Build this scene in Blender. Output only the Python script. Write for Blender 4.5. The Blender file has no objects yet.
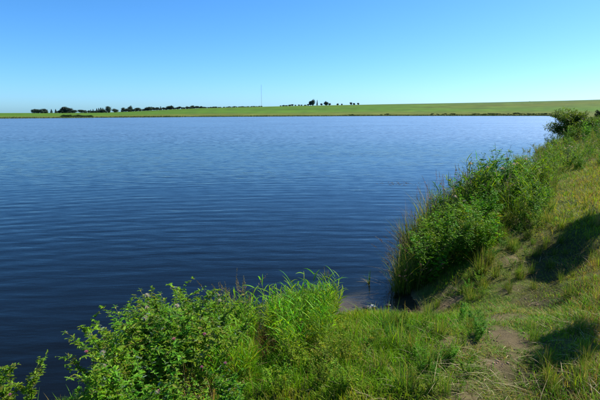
import bpy, math, random
import numpy as np
from mathutils import Vector, Matrix

# ------------------------------------------------------------------ camera, sky, sun, exposure
random.seed(7)
RNG = np.random.default_rng(11)
scene = bpy.context.scene
C = scene.collection
R = math.radians
F = 466.7                      # focal length in pixels of a 600 px wide picture (28 mm on 36 mm)
EYE = 2.8
PITCH = math.atan((111 - 200) / F)
cam_d = bpy.data.cameras.new('camera'); cam = bpy.data.objects.new('camera', cam_d); C.objects.link(cam)
cam_d.sensor_width = 36; cam_d.lens = 28; cam_d.clip_end = 20000; cam_d.clip_start = .05
cam.location = (0, 0, EYE); cam.rotation_euler = (math.pi / 2 + PITCH, 0, 0)
scene.camera = cam

SUN_EL, SUN_AZ = 45.0, 62.0    # azimuth clockwise from the view direction
world = bpy.data.worlds.new('World'); scene.world = world; world.use_nodes = True
wn = world.node_tree; wn.nodes.clear()
sky = wn.nodes.new('ShaderNodeTexSky'); sky.sky_type = 'NISHITA'; sky.sun_disc = False
sky.sun_elevation = R(SUN_EL); sky.sun_rotation = R(SUN_AZ)
sky.air_density = 1.0; sky.dust_density = 3.8; sky.ozone_density = 1.0; sky.altitude = 2500
tint = wn.nodes.new('ShaderNodeMix'); tint.data_type = 'RGBA'; tint.blend_type = 'MULTIPLY'
tint.inputs[0].default_value = 1; tint.inputs[7].default_value = (.30, .79, 1.18, 1)
hs = wn.nodes.new('ShaderNodeHueSaturation'); hs.inputs['Saturation'].default_value = 1.03
bg = wn.nodes.new('ShaderNodeBackground'); bg.inputs[1].default_value = .10
wo = wn.nodes.new('ShaderNodeOutputWorld')
wn.links.new(sky.outputs[0], hs.inputs['Color']); sep = wn.nodes.new('ShaderNodeSeparateColor'); com = wn.nodes.new('ShaderNodeCombineColor')
pw = wn.nodes.new('ShaderNodeMath'); pw.operation = 'POWER'; pw.inputs[1].default_value = 1.25      # redder towards the sun, as the film sees it
wn.links.new(hs.outputs[0], sep.inputs[0]); wn.links.new(sep.outputs[0], pw.inputs[0]); wn.links.new(pw.outputs[0], com.inputs[0])
wn.links.new(sep.outputs[1], com.inputs[1]); wn.links.new(sep.outputs[2], com.inputs[2]); wn.links.new(com.outputs[0], tint.inputs[6])
wn.links.new(tint.outputs[2], bg.inputs[0]); wn.links.new(bg.outputs[0], wo.inputs[0])
sun_d = bpy.data.lights.new('sun', 'SUN'); sun = bpy.data.objects.new('sun', sun_d); C.objects.link(sun)
sun_d.energy = 5.0; sun_d.angle = R(.53); sun_d.color = (1, .95, .86)
SV = Vector((math.sin(R(SUN_AZ)) * math.cos(R(SUN_EL)), math.cos(R(SUN_AZ)) * math.cos(R(SUN_EL)), math.sin(R(SUN_EL))))
sun.rotation_euler = SV.to_track_quat('Z', 'Y').to_euler(); sun.location = SV * 50
scene.view_settings.view_transform = 'Standard'; scene.view_settings.look = 'None'
scene.view_settings.exposure = .75; scene.view_settings.gamma = 1
scene.cycles.max_bounces = 10; scene.cycles.transparent_max_bounces = 24

# ------------------------------------------------------------------ helpers
def smooth(a, b, x):
    t = np.clip((x - a) / (b - a), 0, 1); return t * t * (3 - 2 * t)
def _h(i, j, seed):
    n = (i.astype(np.int64) * 374761393 + j.astype(np.int64) * 668265263 + seed * 1442695041) & 0xffffffff
    n = ((n ^ (n >> 13)) * 1274126177) & 0xffffffff
    return ((n ^ (n >> 16)) & 0xffff) / 65535.0
def vnoise(x, y, seed=0):
    i = np.floor(x); j = np.floor(y); fx = x - i; fy = y - j
    fx = fx * fx * (3 - 2 * fx); fy = fy * fy * (3 - 2 * fy)
    a = _h(i, j, seed); b = _h(i + 1, j, seed); c = _h(i, j + 1, seed); d = _h(i + 1, j + 1, seed)
    return (a * (1 - fx) + b * fx) * (1 - fy) + (c * (1 - fx) + d * fx) * fy
def fbm(x, y, seed=0, o=4):
    s = 0; a = .5; t = 0
    for k in range(o):
        s = s + a * vnoise(x * 2 ** k, y * 2 ** k, seed + k); t += a; a *= .5
    return s / t

def mesh_obj(name, V, faces, mat, parent=None, col=None, smooth_=False):
    me = bpy.data.meshes.new(name)
    if isinstance(faces, np.ndarray):
        n, k = faces.shape
        me.vertices.add(len(V)); me.vertices.foreach_set('co', np.asarray(V, np.float32).ravel())
        me.loops.add(n * k); me.loops.foreach_set('vertex_index', faces.astype(np.int32).ravel())
        me.polygons.add(n); me.polygons.foreach_set('loop_start', np.arange(0, n * k, k, dtype=np.int32))
        me.update(calc_edges=True)
    else:
        me.from_pydata([tuple(v) for v in V], [], faces)
    if col is not None:
        at = me.attributes.new('col', 'FLOAT_COLOR', 'POINT')
        c4 = np.ones((len(V), 4), np.float32); c4[:, :3] = np.asarray(col)
        at.data.foreach_set('color', c4.ravel())
    if smooth_: me.polygons.foreach_set('use_smooth', np.ones(len(me.polygons), bool))
    me.materials.append(mat)
    o = bpy.data.objects.new(name, me); C.objects.link(o)
    if parent: o.parent = parent
    return o

def tag(o, label=None, cat=None, group=None, kind=None):
    for k, v in (('label', label), ('category', cat), ('group', group), ('kind', kind)):
        if v: o[k] = v
    return o
def empty(name, loc=(0, 0, 0)):
    o = bpy.data.objects.new(name, None); o.empty_display_size = .1; o.location = loc; C.objects.link(o); return o
USED = set()
def place(proto, loc, rz=0, s=1, label=None, group=None, tilt=(0, 0), sz=None):
    """the first call moves the prototype itself, later calls copy it with its parts and their sub-parts"""
    if proto.name in USED:
        r = proto.copy(); C.objects.link(r)
        for ch in list(PARTS[proto.name]):
            c = ch.copy(); C.objects.link(c); c.parent = r
    else:
        USED.add(proto.name); r = proto
    r.location = loc; r.rotation_euler = (tilt[0], tilt[1], rz)
    r.scale = (s, s, sz if sz else s)
    if label: r['label'] = label
    if group: r['group'] = group
    return r
PARTS = {}

# ------------------------------------------------------------------ materials
def nodes_of(m):
    m.use_nodes = True; nt = m.node_tree; nt.nodes.clear(); return nt, nt.nodes.new, nt.links.new
def leaf_mat(name, trans=.35, rough=.45, var=.25, gloss=.35):
    m = bpy.data.materials.new(name); nt, N, L = nodes_of(m)
    at = N('ShaderNodeAttribute'); at.attribute_name = 'col'
    oi = N('ShaderNodeObjectInfo')
    h = N('ShaderNodeHueSaturation')
    mr = N('ShaderNodeMapRange'); mr.inputs[3].default_value = .5 - .028; mr.inputs[4].default_value = .5 + .022
    mv = N('ShaderNodeMapRange'); mv.inputs[3].default_value = 1 - var; mv.inputs[4].default_value = 1 + var
    mm = N('ShaderNodeMath'); mm.operation = 'FRACT'; mk = N('ShaderNodeMath'); mk.operation = 'MULTIPLY'; mk.inputs[1].default_value = 7.31
    L(oi.outputs['Random'], mr.inputs[0]); L(oi.outputs['Random'], mk.inputs[0]); L(mk.outputs[0], mm.inputs[0]); L(mm.outputs[0], mv.inputs[0])
    L(at.outputs['Color'], h.inputs['Color']); L(mr.outputs[0], h.inputs['Hue']); L(mv.outputs[0], h.inputs['Value'])
    p = N('ShaderNodeBsdfPrincipled'); p.inputs['Roughness'].default_value = rough; p.inputs['Specular IOR Level'].default_value = gloss
    L(h.outputs[0], p.inputs['Base Color'])
    t = N('ShaderNodeBsdfTranslucent')
    tc = N('ShaderNodeMix'); tc.data_type = 'RGBA'; tc.blend_type = 'MULTIPLY'; tc.inputs[0].default_value = 1
    tc.inputs[7].default_value = (1.35, 1.25, .55, 1); L(h.outputs[0], tc.inputs[6]); L(tc.outputs[2], t.inputs[0])
    mx = N('ShaderNodeMixShader'); mx.inputs[0].default_value = trans
    L(p.outputs[0], mx.inputs[1]); L(t.outputs[0], mx.inputs[2])
    o = N('ShaderNodeOutputMaterial'); L(mx.outputs[0], o.inputs[0]); return m
def plain(name, col, rough=.7, noise=.3, scale=6.0, metal=0):
    m = bpy.data.materials.new(name); nt, N, L = nodes_of(m)
    tc = N('ShaderNodeTexCoord'); n = N('ShaderNodeTexNoise'); n.inputs['Scale'].default_value = scale; n.inputs['Detail'].default_value = 6
    L(tc.outputs['Object'], n.inputs['Vector'])
    r = N('ShaderNodeValToRGB'); r.color_ramp.elements[0].position = .3; r.color_ramp.elements[1].position = .7
    r.color_ramp.elements[0].color = (*[c * (1 - noise) for c in col], 1); r.color_ramp.elements[1].color = (*[min(1, c * (1 + noise)) for c in col], 1)
    L(n.outputs[0], r.inputs[0])
    p = N('ShaderNodeBsdfPrincipled'); p.inputs['Roughness'].default_value = rough; p.inputs['Metallic'].default_value = metal
    L(r.outputs[0], p.inputs['Base Color'])
    b = N('ShaderNodeBump'); b.inputs['Strength'].default_value = .4; b.inputs['Distance'].default_value = .01; L(n.outputs[0], b.inputs['Height']); L(b.outputs[0], p.inputs['Normal'])
    o = N('ShaderNodeOutputMaterial'); L(p.outputs[0], o.inputs[0]); return m
M_GRASS = leaf_mat('grass_blades', .42, .6, 0, .12)
M_LEAF = leaf_mat('leaves', .42, .55, .22, .13)
M_REED = leaf_mat('reed_leaves', .48, .5, .18, .15)
M_STRAW = leaf_mat('dry_straw', .25, .6, .2, .2)
M_STEM = leaf_mat('stems', .1, .6, .15, .2)
M_FLOWER = leaf_mat('petals', .3, .8, .1, .1)
M_FAR = leaf_mat('far_foliage', .15, .7, .25, .1)

# ------------------------------------------------------------------ shoreline, terrain
SH = np.array([(-60, -30), (-30, -10), (-12, -2.2), (-6, 1.3), (-3.6, 3.0), (-2.3, 4.1), (-1, 5.2), (0.22, 6.0), (0.72, 6.08), (1.35, 5.95), (1.7, 6.35), (1.82, 7.6),
               (2.5, 9.5), (3.5, 11.3), (4.8, 13.2), (6.6, 16), (9.4, 20), (14, 27), (19, 35.5), (26, 47), (50, 87), (92, 163), (130, 240), (149, 280),
               (140, 291), (100, 288), (60, 281), (0, 252), (-49, 229), (-115, 179), (-160, 150), (-250, 120), (-420, 60), (-420, -120), (-160, -70)], float)
def catmull(P, n, closed=True):
    out = []; m = len(P)
    for i in range(m):
        p0, p1, p2, p3 = P[i - 1], P[i], P[(i + 1) % m], P[(i + 2) % m]
        for k in range(n):
            t = k / n
            a = .5 * ((2 * p1) + (p2 - p0) * t + (2 * p0 - 5 * p1 + 4 * p2 - p3) * t * t + (3 * p1 - p0 - 3 * p2 + p3) * t ** 3)
            out.append(a)
    return np.array(out)
SHP = catmull(SH, 4)
def sdist(x, y):
    """distance to the shoreline, positive on land"""
    x = np.asarray(x, float); y = np.asarray(y, float); shp = x.shape; x = x.ravel(); y = y.ravel()
    A = SHP; B = np.roll(SHP, -1, 0)
    best = np.full(x.shape, 1e18); ins = np.zeros(x.shape, bool)
    if len(x) < 20000:
        ax, ay = A[:, 0][None], A[:, 1][None]; dx, dy = (B - A)[:, 0][None], (B - A)[:, 1][None]
        X_, Y_ = x[:, None], y[:, None]
        t = np.clip(((X_ - ax) * dx + (Y_ - ay) * dy) / np.maximum(dx * dx + dy * dy, 1e-12), 0, 1)
        best = ((X_ - ax - t * dx) ** 2 + (Y_ - ay - t * dy) ** 2).min(1)
        cr = ((ay > Y_) != (ay + dy > Y_)) & (X_ < dx * (Y_ - ay) / np.where(dy == 0, 1e-9, dy) + ax)
        ins = (cr.sum(1) % 2).astype(bool); A = A[:0]; B = B[:0]
    for (ax, ay), (bx, by) in zip(A, B):
        dx, dy = bx - ax, by - ay; l2 = dx * dx + dy * dy
        if l2 < 1e-12: continue
        t = np.clip(((x - ax) * dx + (y - ay) * dy) / l2, 0, 1)
        d = (x - ax - t * dx) ** 2 + (y - ay - t * dy) ** 2
        np.minimum(best, d, out=best)
        if ay != by:
            cr = ((ay > y) != (by > y)) & (x < (bx - ax) * (y - ay) / (by - ay) + ax)
            ins ^= cr
    d = np.sqrt(best); d = np.where(ins, -d, d)
    near = np.clip(1 - np.hypot(x, y) / 60, 0, 1)
    d = d + near * .25 * (fbm(x * 1.3, y * 1.3, 5, 3) - .5)
    return d.reshape(shp)
PITS = [(2.85, 5.05, .36, .75, .16, -.55), (3.65, 6.35, .46, .95, .2, -.55), (1.62, 2.75, .26, .5, .1, -.5)]
RIDGE = 650.0
def ground(x, y, s=None):
    x = np.asarray(x, float); y = np.asarray(y, float)
    if s is None: s = sdist(x, y)
    r = np.hypot(x, y)
    sp = np.maximum(s, 0)
    bay = np.exp(-((x - 1.0) / .9) ** 2 - ((y - 5.7) / .8) ** 2)
    zn = 1.22 * (1 - np.exp(-(sp / (1.7 + .6 * bay)) ** (1.15 + .35 * bay))) + .02
    zn += .10 * (fbm(x * .9, y * .9, 21, 3) - .5) * smooth(0, 1.0, sp) + .07 * (fbm(x * 3.3, y * 3.3, 31, 3) - .5) * smooth(0, .4, sp)
    for px, py, a, b, dep, ang in PITS:
        c, q = math.cos(ang), math.sin(ang)
        u = (x - px) * c + (y - py) * q; v = -(x - px) * q + (y - py) * c
        zn = zn - dep * np.exp(-((u / a) ** 2 + (v / b) ** 2) ** 1.5)
    ang = np.where(y > 1, x / np.maximum(y, 1) * F + 300, np.where(x > 0, 900, -300))
    hp = np.interp(ang, [-300, 60, 110, 150, 200, 300, 400, 600, 900], [-1.75, -1.75, -1.4, .4, 2.7, 5.2, 6.8, 9.6, 10.5])
    zr = EYE + hp / F * RIDGE
    q = sp / (sp + np.maximum(RIDGE - r, 0) + 1e-6)
    zf = .3 * (1 - np.exp(-sp / 2.5)) + (zr - .3) * q ** .95
    zf += .25 * (fbm(x * .008, y * .008, 3, 2) - .5) * smooth(20, 200, sp)
    zf = zf - np.maximum(r - RIDGE - 60, 0) * .004
    w = smooth(45, 110, r)
    z = zn * (1 - w) + zf * w
    d = np.maximum(-s, 0)
    wl = 1 - np.exp(-((x - .55) / 1.1) ** 2 - ((y - 6.7) / 1.5) ** 2)
    zl = -np.minimum((.085 + .5 * wl) * d + .05 * d * d, 3.0) - .01 + .04 * (fbm(x * 2, y * 2, 8, 3) - .5) * smooth(0, .6, d)
    return np.where(s > 0, z, zl)
def gz(x, y): return float(ground(np.array([x]), np.array([y]))[0])
cp, sp_ = math.cos(PITCH), math.sin(PITCH)
def px2w(px, py, zoff=0.0):
    """photo pixel -> point on the ground"""
    dx = (px - 300) / F; dv = (200 - py) / F
    d = np.array([dx, cp - dv * sp_, sp_ + dv * cp])
    def hit(t):
        P = d[None] * t[:, None]; P[:, 2] += EYE
        g = ground(P[:, 0], P[:, 1]) + zoff
        return P, int(np.argmax(P[:, 2] < np.maximum(g, 0)))
    t = np.geomspace(1.2, 320, 150); P, k = hit(t)
    P, k = hit(np.linspace(t[max(k - 1, 0)], t[k], 24)); return P[k, 0], P[k, 1]
def w2px(x, y, z):
    zz = z - EYE
    dep = y * cp + zz * sp_; up = -y * sp_ + zz * cp
    dep = np.maximum(dep, .05)
    return 300 + F * x / dep, 200 - F * up / dep

# trail and bare soil, in world metres
TRAIL = np.array([px2w(*p) for p in [(470, 398), (500, 345), (515, 300), (520, 255), (533, 212), (556, 175), (582, 152), (598, 141)]])
SOIL = [(*px2w(507, 338), .17, .30), (*px2w(498, 365), .12, .14), (*px2w(388, 312), .34, .12), (*px2w(540, 303), .16, .16), (*px2w(452, 302), .2, .2)]
def trail_d(x, y):
    b = np.full(x.shape, 1e9)
    for (ax, ay), (bx, by) in zip(TRAIL[:-1], TRAIL[1:]):
        dx, dy = bx - ax, by - ay; t = np.clip(((x - ax) * dx + (y - ay) * dy) / (dx * dx + dy * dy), 0, 1)
        b = np.minimum(b, np.hypot(x - ax - t * dx, y - ay - t * dy))
    return b
def soil_w(x, y):
    w = np.zeros(x.shape)
    for cx, cy, a, b in SOIL:
        q = ((x - cx) / a) ** 2 + ((y - cy) / b) ** 2
        w = np.maximum(w, np.exp(-q ** 1.5))
    n = fbm(x * 5, y * 5, 77, 3)
    w = np.maximum(w, .8 * np.exp(-(((x - 1.0) / .75) ** 2 + ((y - 5.75) / .36) ** 2) ** 1.5))
    t = np.exp(-(trail_d(x, y) / (.24 + .015 * np.hypot(x, y))) ** 2) * .6
    w = np.maximum(w, .62 * smooth(.60, .74, fbm(x * 1.9 + 4, y * 2.3, 79, 3)) * (1 - smooth(7, 10, np.hypot(x, y))))
    return np.clip(np.maximum(w, t * smooth(.52, .70, n)) * (.55 + 1.1 * n) , 0, 1)

def build_ground():
    th = np.concatenate([np.linspace(-50, 50, 401), np.linspace(52, 308, 129)]) * math.pi / 180
    r = np.concatenate([[.02], np.linspace(.6, 12, 120), np.geomspace(12.25, 120, 70), np.geomspace(124, 9000, 70)])
    nt_, nr = len(th), len(r)
    T, Rr = np.meshgrid(th, r); X = Rr * np.sin(T); Y = Rr * np.cos(T)
    s = sdist(X, Y); Z = ground(X, Y, s)
    V = np.stack([X.ravel(), Y.ravel(), Z.ravel()], 1)
    i, j = np.meshgrid(np.arange(nr - 1), np.arange(nt_), indexing='ij')
    a = i * nt_ + j; b = i * nt_ + (j + 1) % nt_; c = (i + 1) * nt_ + (j + 1) % nt_; d = (i + 1) * nt_ + j
    faces = np.stack([a, d, c, b], -1).reshape(-1, 4)
    x, y, s = X.ravel(), Y.ravel(), s.ravel(); rr = np.hypot(x, y)
    n1 = fbm(x * 1.2, y * 1.2, 41, 4)[:, None]; n2 = fbm(x * .02, y * .02, 43, 4)[:, None]; n3 = fbm(x * .15, y * .15, 44, 3)[:, None]
    thatch = np.array([.06, .095, .016]) * (1 - n1) + np.array([.10, .095, .03]) * n1
    soil = np.array([.135, .103, .052]) * (.75 + .5 * n1)
    w = soil_w(x, y)[:, None]
    near = thatch * (1 - w) + soil * w
    # far fields: pale dry grass by the water, green pasture above it, olive towards the crest
    sp = np.maximum(s, 0)[:, None]
    dry = np.array([.15, .165, .055]); green = np.array([.10, .19, .025]); olive = np.array([.125, .155, .045])
    u = np.where(y > 1, x / np.maximum(y, 1) * F + 300, 900)[:, None]
    k = smooth(25, 75, sp + 40 * (n2 - .5))
    far = dry * (1 - k) + green * k
    k2 = smooth(360, 470, u) * smooth(60, 140, sp + 60 * (n2 - .5)); far = far * (1 - k2 * .8) + olive * k2 * .8
    far *= (.8 + .4 * n3) * np.array([.64, .72, .3])
    bands = fbm(x * .006 + 3, y * .05, 47, 3)[:, None]; far *= 1 + .55 * (bands - .5) * smooth(30, 90, sp)
    strip = smooth(.53, .57, fbm(x * .003, y * .022 + 9, 48, 2))[:, None]; far = far * (1 - .35 * strip * np.array([-.35, .1, .2]))
    k3 = smooth(220, 300, sp + 30 * (n2 - .5)) * smooth(330, 420, u); far = far * (1 - k3 * .55) + np.array([.06, .115, .035]) * k3 * .55
    hollow_shade = np.zeros(x.shape)  # shade of the hollows painted into the ground colour
    for px_, py_, a_, b_, dep_, an_ in PITS:
        c_, q_ = math.cos(an_), math.sin(an_); e = (((x - px_) * c_ + (y - py_) * q_) / a_) ** 2 + ((-(x - px_) * q_ + (y - py_) * c_) / b_) ** 2
        hollow_shade = np.maximum(hollow_shade, 1 - smooth(.5, 1.5, e + .8 * (fbm(x * 6, y * 6, 51, 3) - .5)))
    near = near * (1 - hollow_shade[:, None]) + np.array([.05, .05, .018]) * hollow_shade[:, None]
    wf = smooth(40, 110, rr)[:, None]
    col = near * (1 - wf) + far * wf
    mud = np.array([.16, .112, .06]) * (.7 + .6 * n1)
    m = smooth(.12, -.05, s)[:, None] if False else (1 - smooth(-.05, .14, s))[:, None]
    col = col * (1 - m) + mud * m
    m_ = bpy.data.materials.new('ground_soil'); nt, N, L = nodes_of(m_)
    at = N('ShaderNodeAttribute'); at.attribute_name = 'col'
    tc = N('ShaderNodeTexCoord')
    n = N('ShaderNodeTexNoise'); n.inputs['Scale'].default_value = 9; n.inputs['Detail'].default_value = 9; n.inputs['Roughness'].default_value = .65
    L(tc.outputs['Object'], n.inputs['Vector'])
    nb = N('ShaderNodeTexNoise'); nb.inputs['Scale'].default_value = .09; nb.inputs['Detail'].default_value = 8; L(tc.outputs['Object'], nb.inputs['Vector'])
    mr = N('ShaderNodeMapRange'); mr.inputs[1].default_value = .25; mr.inputs[2].default_value = .75; mr.inputs[3].default_value = .62; mr.inputs[4].default_value = 1.4
    L(n.outputs[0], mr.inputs[0])
    nf = N('ShaderNodeTexNoise'); nf.inputs['Scale'].default_value = 70; nf.inputs['Detail'].default_value = 5; nf.inputs['Roughness'].default_value = .7; L(tc.outputs['Object'], nf.inputs['Vector'])
    b2 = N('ShaderNodeBump'); b2.inputs['Strength'].default_value = .9; b2.inputs['Distance'].default_value = .02; L(nf.outputs[0], b2.inputs['Height'])
    mb = N('ShaderNodeMapRange'); mb.inputs[1].default_value = .3; mb.inputs[2].default_value = .7; mb.inputs[3].default_value = .8; mb.inputs[4].default_value = 1.2
    L(nb.outputs[0], mb.inputs[0])
    mm = N('ShaderNodeMath'); mm.operation = 'MULTIPLY'; L(mr.outputs[0], mm.inputs[0]); L(mb.outputs[0], mm.inputs[1])
    sc = N('ShaderNodeVectorMath'); sc.operation = 'SCALE'; L(at.outputs['Color'], sc.inputs[0]); L(mm.outputs[0], sc.inputs['Scale'])
    p = N('ShaderNodeBsdfPrincipled'); p.inputs['Roughness'].default_value = .95; p.inputs['Specular IOR Level'].default_value = .1
    L(sc.outputs[0], p.inputs['Base Color'])
    b = N('ShaderNodeBump'); b.inputs['Strength'].default_value = .8; b.inputs['Distance'].default_value = .03; L(n.outputs[0], b.inputs['Height']); L(b2.outputs[0], b.inputs['Normal']); L(b.outputs[0], p.inputs['Normal'])
    o = N('ShaderNodeOutputMaterial'); L(p.outputs[0], o.inputs[0])
    g = mesh_obj('ground', V, faces, m_, col=col, smooth_=True)
    tag(g, 'grassy lake bank, lake bed and rising fields beyond the water', 'ground', kind='structure')
build_ground()

def build_water():
    x0, x1, y0, y1, zb = -440, 200, -140, 320, -6.0
    V = [(x0, y0, 0), (x1, y0, 0), (x1, y1, 0), (x0, y1, 0), (x0, y0, zb), (x1, y0, zb), (x1, y1, zb), (x0, y1, zb)]
    Fc = [(0, 1, 2, 3), (7, 6, 5, 4), (4, 5, 1, 0), (5, 6, 2, 1), (6, 7, 3, 2), (7, 4, 0, 3)]
    m = bpy.data.materials.new('lake_water'); nt, N, L = nodes_of(m)
    tc = N('ShaderNodeTexCoord')
    def ripple(rot, sx, sy, detail, warp=None):
        mp = N('ShaderNodeMapping'); mp.inputs['Rotation'].default_value = (0, 0, R(rot)); mp.inputs['Scale'].default_value = (sx, sy, 1)
        L(tc.outputs['Object'], mp.inputs[0])
        n = N('ShaderNodeTexNoise'); n.inputs['Scale'].default_value = 1; n.inputs['Detail'].default_value = detail; n.inputs['Roughness'].default_value = .5
        n.inputs['Distortion'].default_value = .25
        L(mp.outputs[0], n.inputs['Vector']); return n.outputs[0]
    def mul(a, k):
        q = N('ShaderNodeMath'); q.operation = 'MULTIPLY'; L(a, q.inputs[0])
        if isinstance(k, float): q.inputs[1].default_value = k
        else: L(k, q.inputs[1])
        return q.outputs[0]
    def add(a, b):
        q = N('ShaderNodeMath'); q.operation = 'ADD'; L(a, q.inputs[0]); L(b, q.inputs[1]); return q.outputs[0]
    w1 = ripple(-17, .6, 2.7, 1); w2 = ripple(-4, 2.0, 7.0, 2); w3 = ripple(-30, 5, 17, 2); w4 = ripple(14, .3, 2.2, 1)
    patch = ripple(-10, .05, .14, 3)
    pm = N('ShaderNodeMapRange'); pm.inputs[1].default_value = .35; pm.inputs[2].default_value = .65; pm.inputs[3].default_value = .45; pm.inputs[4].default_value = 1.15; L(patch, pm.inputs[0])
    wv = N('ShaderNodeTexWave'); wv.wave_type = 'RINGS'; wv.rings_direction = 'Z'; wv.inputs['Scale'].default_value = .55; wv.inputs['Distortion'].default_value = 5; wv.inputs['Detail'].default_value = 2; wv.inputs['Detail Scale'].default_value = .35
    wm = N('ShaderNodeMapping'); wm.inputs['Location'].default_value = (-.5, 7, 0); L(tc.outputs['Object'], wm.inputs[0]); L(wm.outputs[0], wv.inputs['Vector'])
    # the wind reaches the open lake; the lee of both banks lies calmer
    sx = N('ShaderNodeSeparateXYZ'); L(tc.outputs['Object'], sx.inputs[0])
    def rng(a, b, c, d):
        q = N('ShaderNodeMapRange'); q.interpolation_type = 'SMOOTHSTEP'
        for i, v in enumerate((a, b, c, d)): q.inputs[i + 1].default_value = v
        L(sx.outputs[1], q.inputs[0]); return q.outputs[0]
    chop = mul(rng(6.0, 50.0, .07, .42), rng(264.0, 276.0, 1.0, .1))
    hgt = add(add(mul(w1, .014), mul(w2, .0050)), add(mul(w3, .0022), add(mul(w4, .005), mul(wv.outputs['Fac'], .0030))))
    hgt = mul(hgt, pm.outputs[0])
    b = N('ShaderNodeBump'); b.inputs['Strength'].default_value = 1; b.inputs['Distance'].default_value = 1; L(hgt, b.inputs['Height'])
    cm = N('ShaderNodeMapping'); cm.inputs['Scale'].default_value = (2.2, 5.5, 1); L(tc.outputs['Object'], cm.inputs[0])
    cn = N('ShaderNodeTexNoise'); cn.inputs['Scale'].default_value = 1; cn.inputs['Detail'].default_value = 2; L(cm.outputs[0], cn.inputs['Vector'])
    cs = N('ShaderNodeVectorMath'); cs.operation = 'SUBTRACT'; cs.inputs[1].default_value = (.5, .5, .5); L(cn.outputs['Color'], cs.inputs[0])
    cf = N('ShaderNodeVectorMath'); cf.operation = 'MULTIPLY'; cf.inputs[1].default_value = (.8, 1, 0); L(cs.outputs[0], cf.inputs[0])
    ck = N('ShaderNodeVectorMath'); ck.operation = 'SCALE'; L(cf.outputs[0], ck.inputs[0]); L(mul(chop, pm.outputs[0]), ck.inputs['Scale'])
    ca = N('ShaderNodeVectorMath'); ca.operation = 'ADD'; L(b.outputs[0], ca.inputs[0]); L(ck.outputs[0], ca.inputs[1])
    b = N('ShaderNodeVectorMath'); b.operation = 'NORMALIZE'; L(ca.outputs[0], b.inputs[0])
    fr = N('ShaderNodeFresnel'); fr.inputs['IOR'].default_value = 1.333; L(b.outputs[0], fr.inputs['Normal'])
    gl = N('ShaderNodeBsdfGlossy'); L(mul(rng(5.0, 55.0, .05, .235), rng(266.0, 276.0, 1.0, .35)), gl.inputs['Roughness']); L(b.outputs[0], gl.inputs['Normal'])
    tr = N('ShaderNodeBsdfTransparent')
    df = N('ShaderNodeBsdfDiffuse'); df.inputs[0].default_value = (.035, .040, .032, 1)      # suspended silt
    mt = N('ShaderNodeMixShader'); mt.inputs[0].default_value = .09; L(tr.outputs[0], mt.inputs[1]); L(df.outputs[0], mt.inputs[2])
    mx = N('ShaderNodeMixShader'); L(fr.outputs[0], mx.inputs[0]); L(mt.outputs[0], mx.inputs[1]); L(gl.outputs[0], mx.inputs[2])
    va = N('ShaderNodeVolumeAbsorption'); va.inputs['Color'].default_value = (.22, .38, .36, 1); va.inputs['Density'].default_value = 1.6
    o = N('ShaderNodeOutputMaterial'); L(mx.outputs[0], o.inputs['Surface']); L(va.outputs[0], o.inputs['Volume'])
    w = mesh_obj('water', V, Fc, m)
    tag(w, 'rippled blue lake reflecting the clear sky', 'water', kind='structure')
build_water()

# ------------------------------------------------------------------ blades and leaves
def blades(P, az, h, w, lean, col, nseg=3, curve=1.6, tipcol=None, twist=None):
    """tapered bent blades: P (n,3) roots, az heading of the bend, lean the reach of the tip as a share of the height"""
    n = len(P); k = nseg + 1
    t = np.linspace(0, 1, k)
    dx, dy = np.cos(az), np.sin(az)
    tw = az + math.pi / 2 if twist is None else twist
    sxv, syv = np.cos(tw), np.sin(tw)
    V = np.zeros((n, 2 * k - 1, 3)); Cc = np.zeros((n, 2 * k - 1, 3))
    tipcol = col if tipcol is None else tipcol
    for i in range(k):
        reach = h * lean * t[i] ** curve; zz = h * t[i] * (1 - .28 * np.minimum(lean, 1.6) * t[i])
        ww = w * .5 * (1 - t[i] ** 1.7) * (.75 + .5 * math.sin(min(1, t[i] * 2) * math.pi / 2) if i else .8)
        bx = P[:, 0] + dx * reach; by = P[:, 1] + dy * reach; bz = P[:, 2] + zz
        cc = col * (1 - t[i]) + tipcol * t[i]
        if i < k - 1:
            V[:, 2 * i] = np.stack([bx - sxv * ww, by - syv * ww, bz], 1); V[:, 2 * i + 1] = np.stack([bx + sxv * ww, by + syv * ww, bz], 1)
            Cc[:, 2 * i] = cc; Cc[:, 2 * i + 1] = cc
        else:
            V[:, 2 * i] = np.stack([bx, by, bz], 1); Cc[:, 2 * i] = cc
    tri = []
    for i in range(nseg - 1):
        a = 2 * i; tri += [(a, a + 1, a + 3), (a, a + 3, a + 2)]
    a = 2 * (nseg - 1); tri.append((a, a + 1, a + 2))
    tri = np.array(tri); m = 2 * k - 1
    Fa = (np.arange(n)[:, None, None] * m + tri[None]).reshape(-1, 3)
    return V.reshape(-1, 3), Fa, Cc.reshape(-1, 3)
def join(parts):
    Vs, Fs, Cs = [], [], []; o = 0
    for V, Fa, Cc in parts:
        Vs.append(V); Fs.append(Fa + o); Cs.append(Cc); o += len(V)
    return np.concatenate(Vs), np.concatenate(Fs), np.concatenate(Cs)
def U(a, b, n=None): return RNG.uniform(a, b, n)
def reseed(n):
    global RNG
    RNG = np.random.default_rng(n)
def cvar(base, n, v=.2, hue=.1):
    base = np.asarray(base, float)
    c = base[None] * (1 + RNG.uniform(-v, v, (n, 1)))
    c[:, 0] *= 1 + RNG.uniform(-hue, hue * 1.6, n); return np.clip(c, .004, .9)
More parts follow.
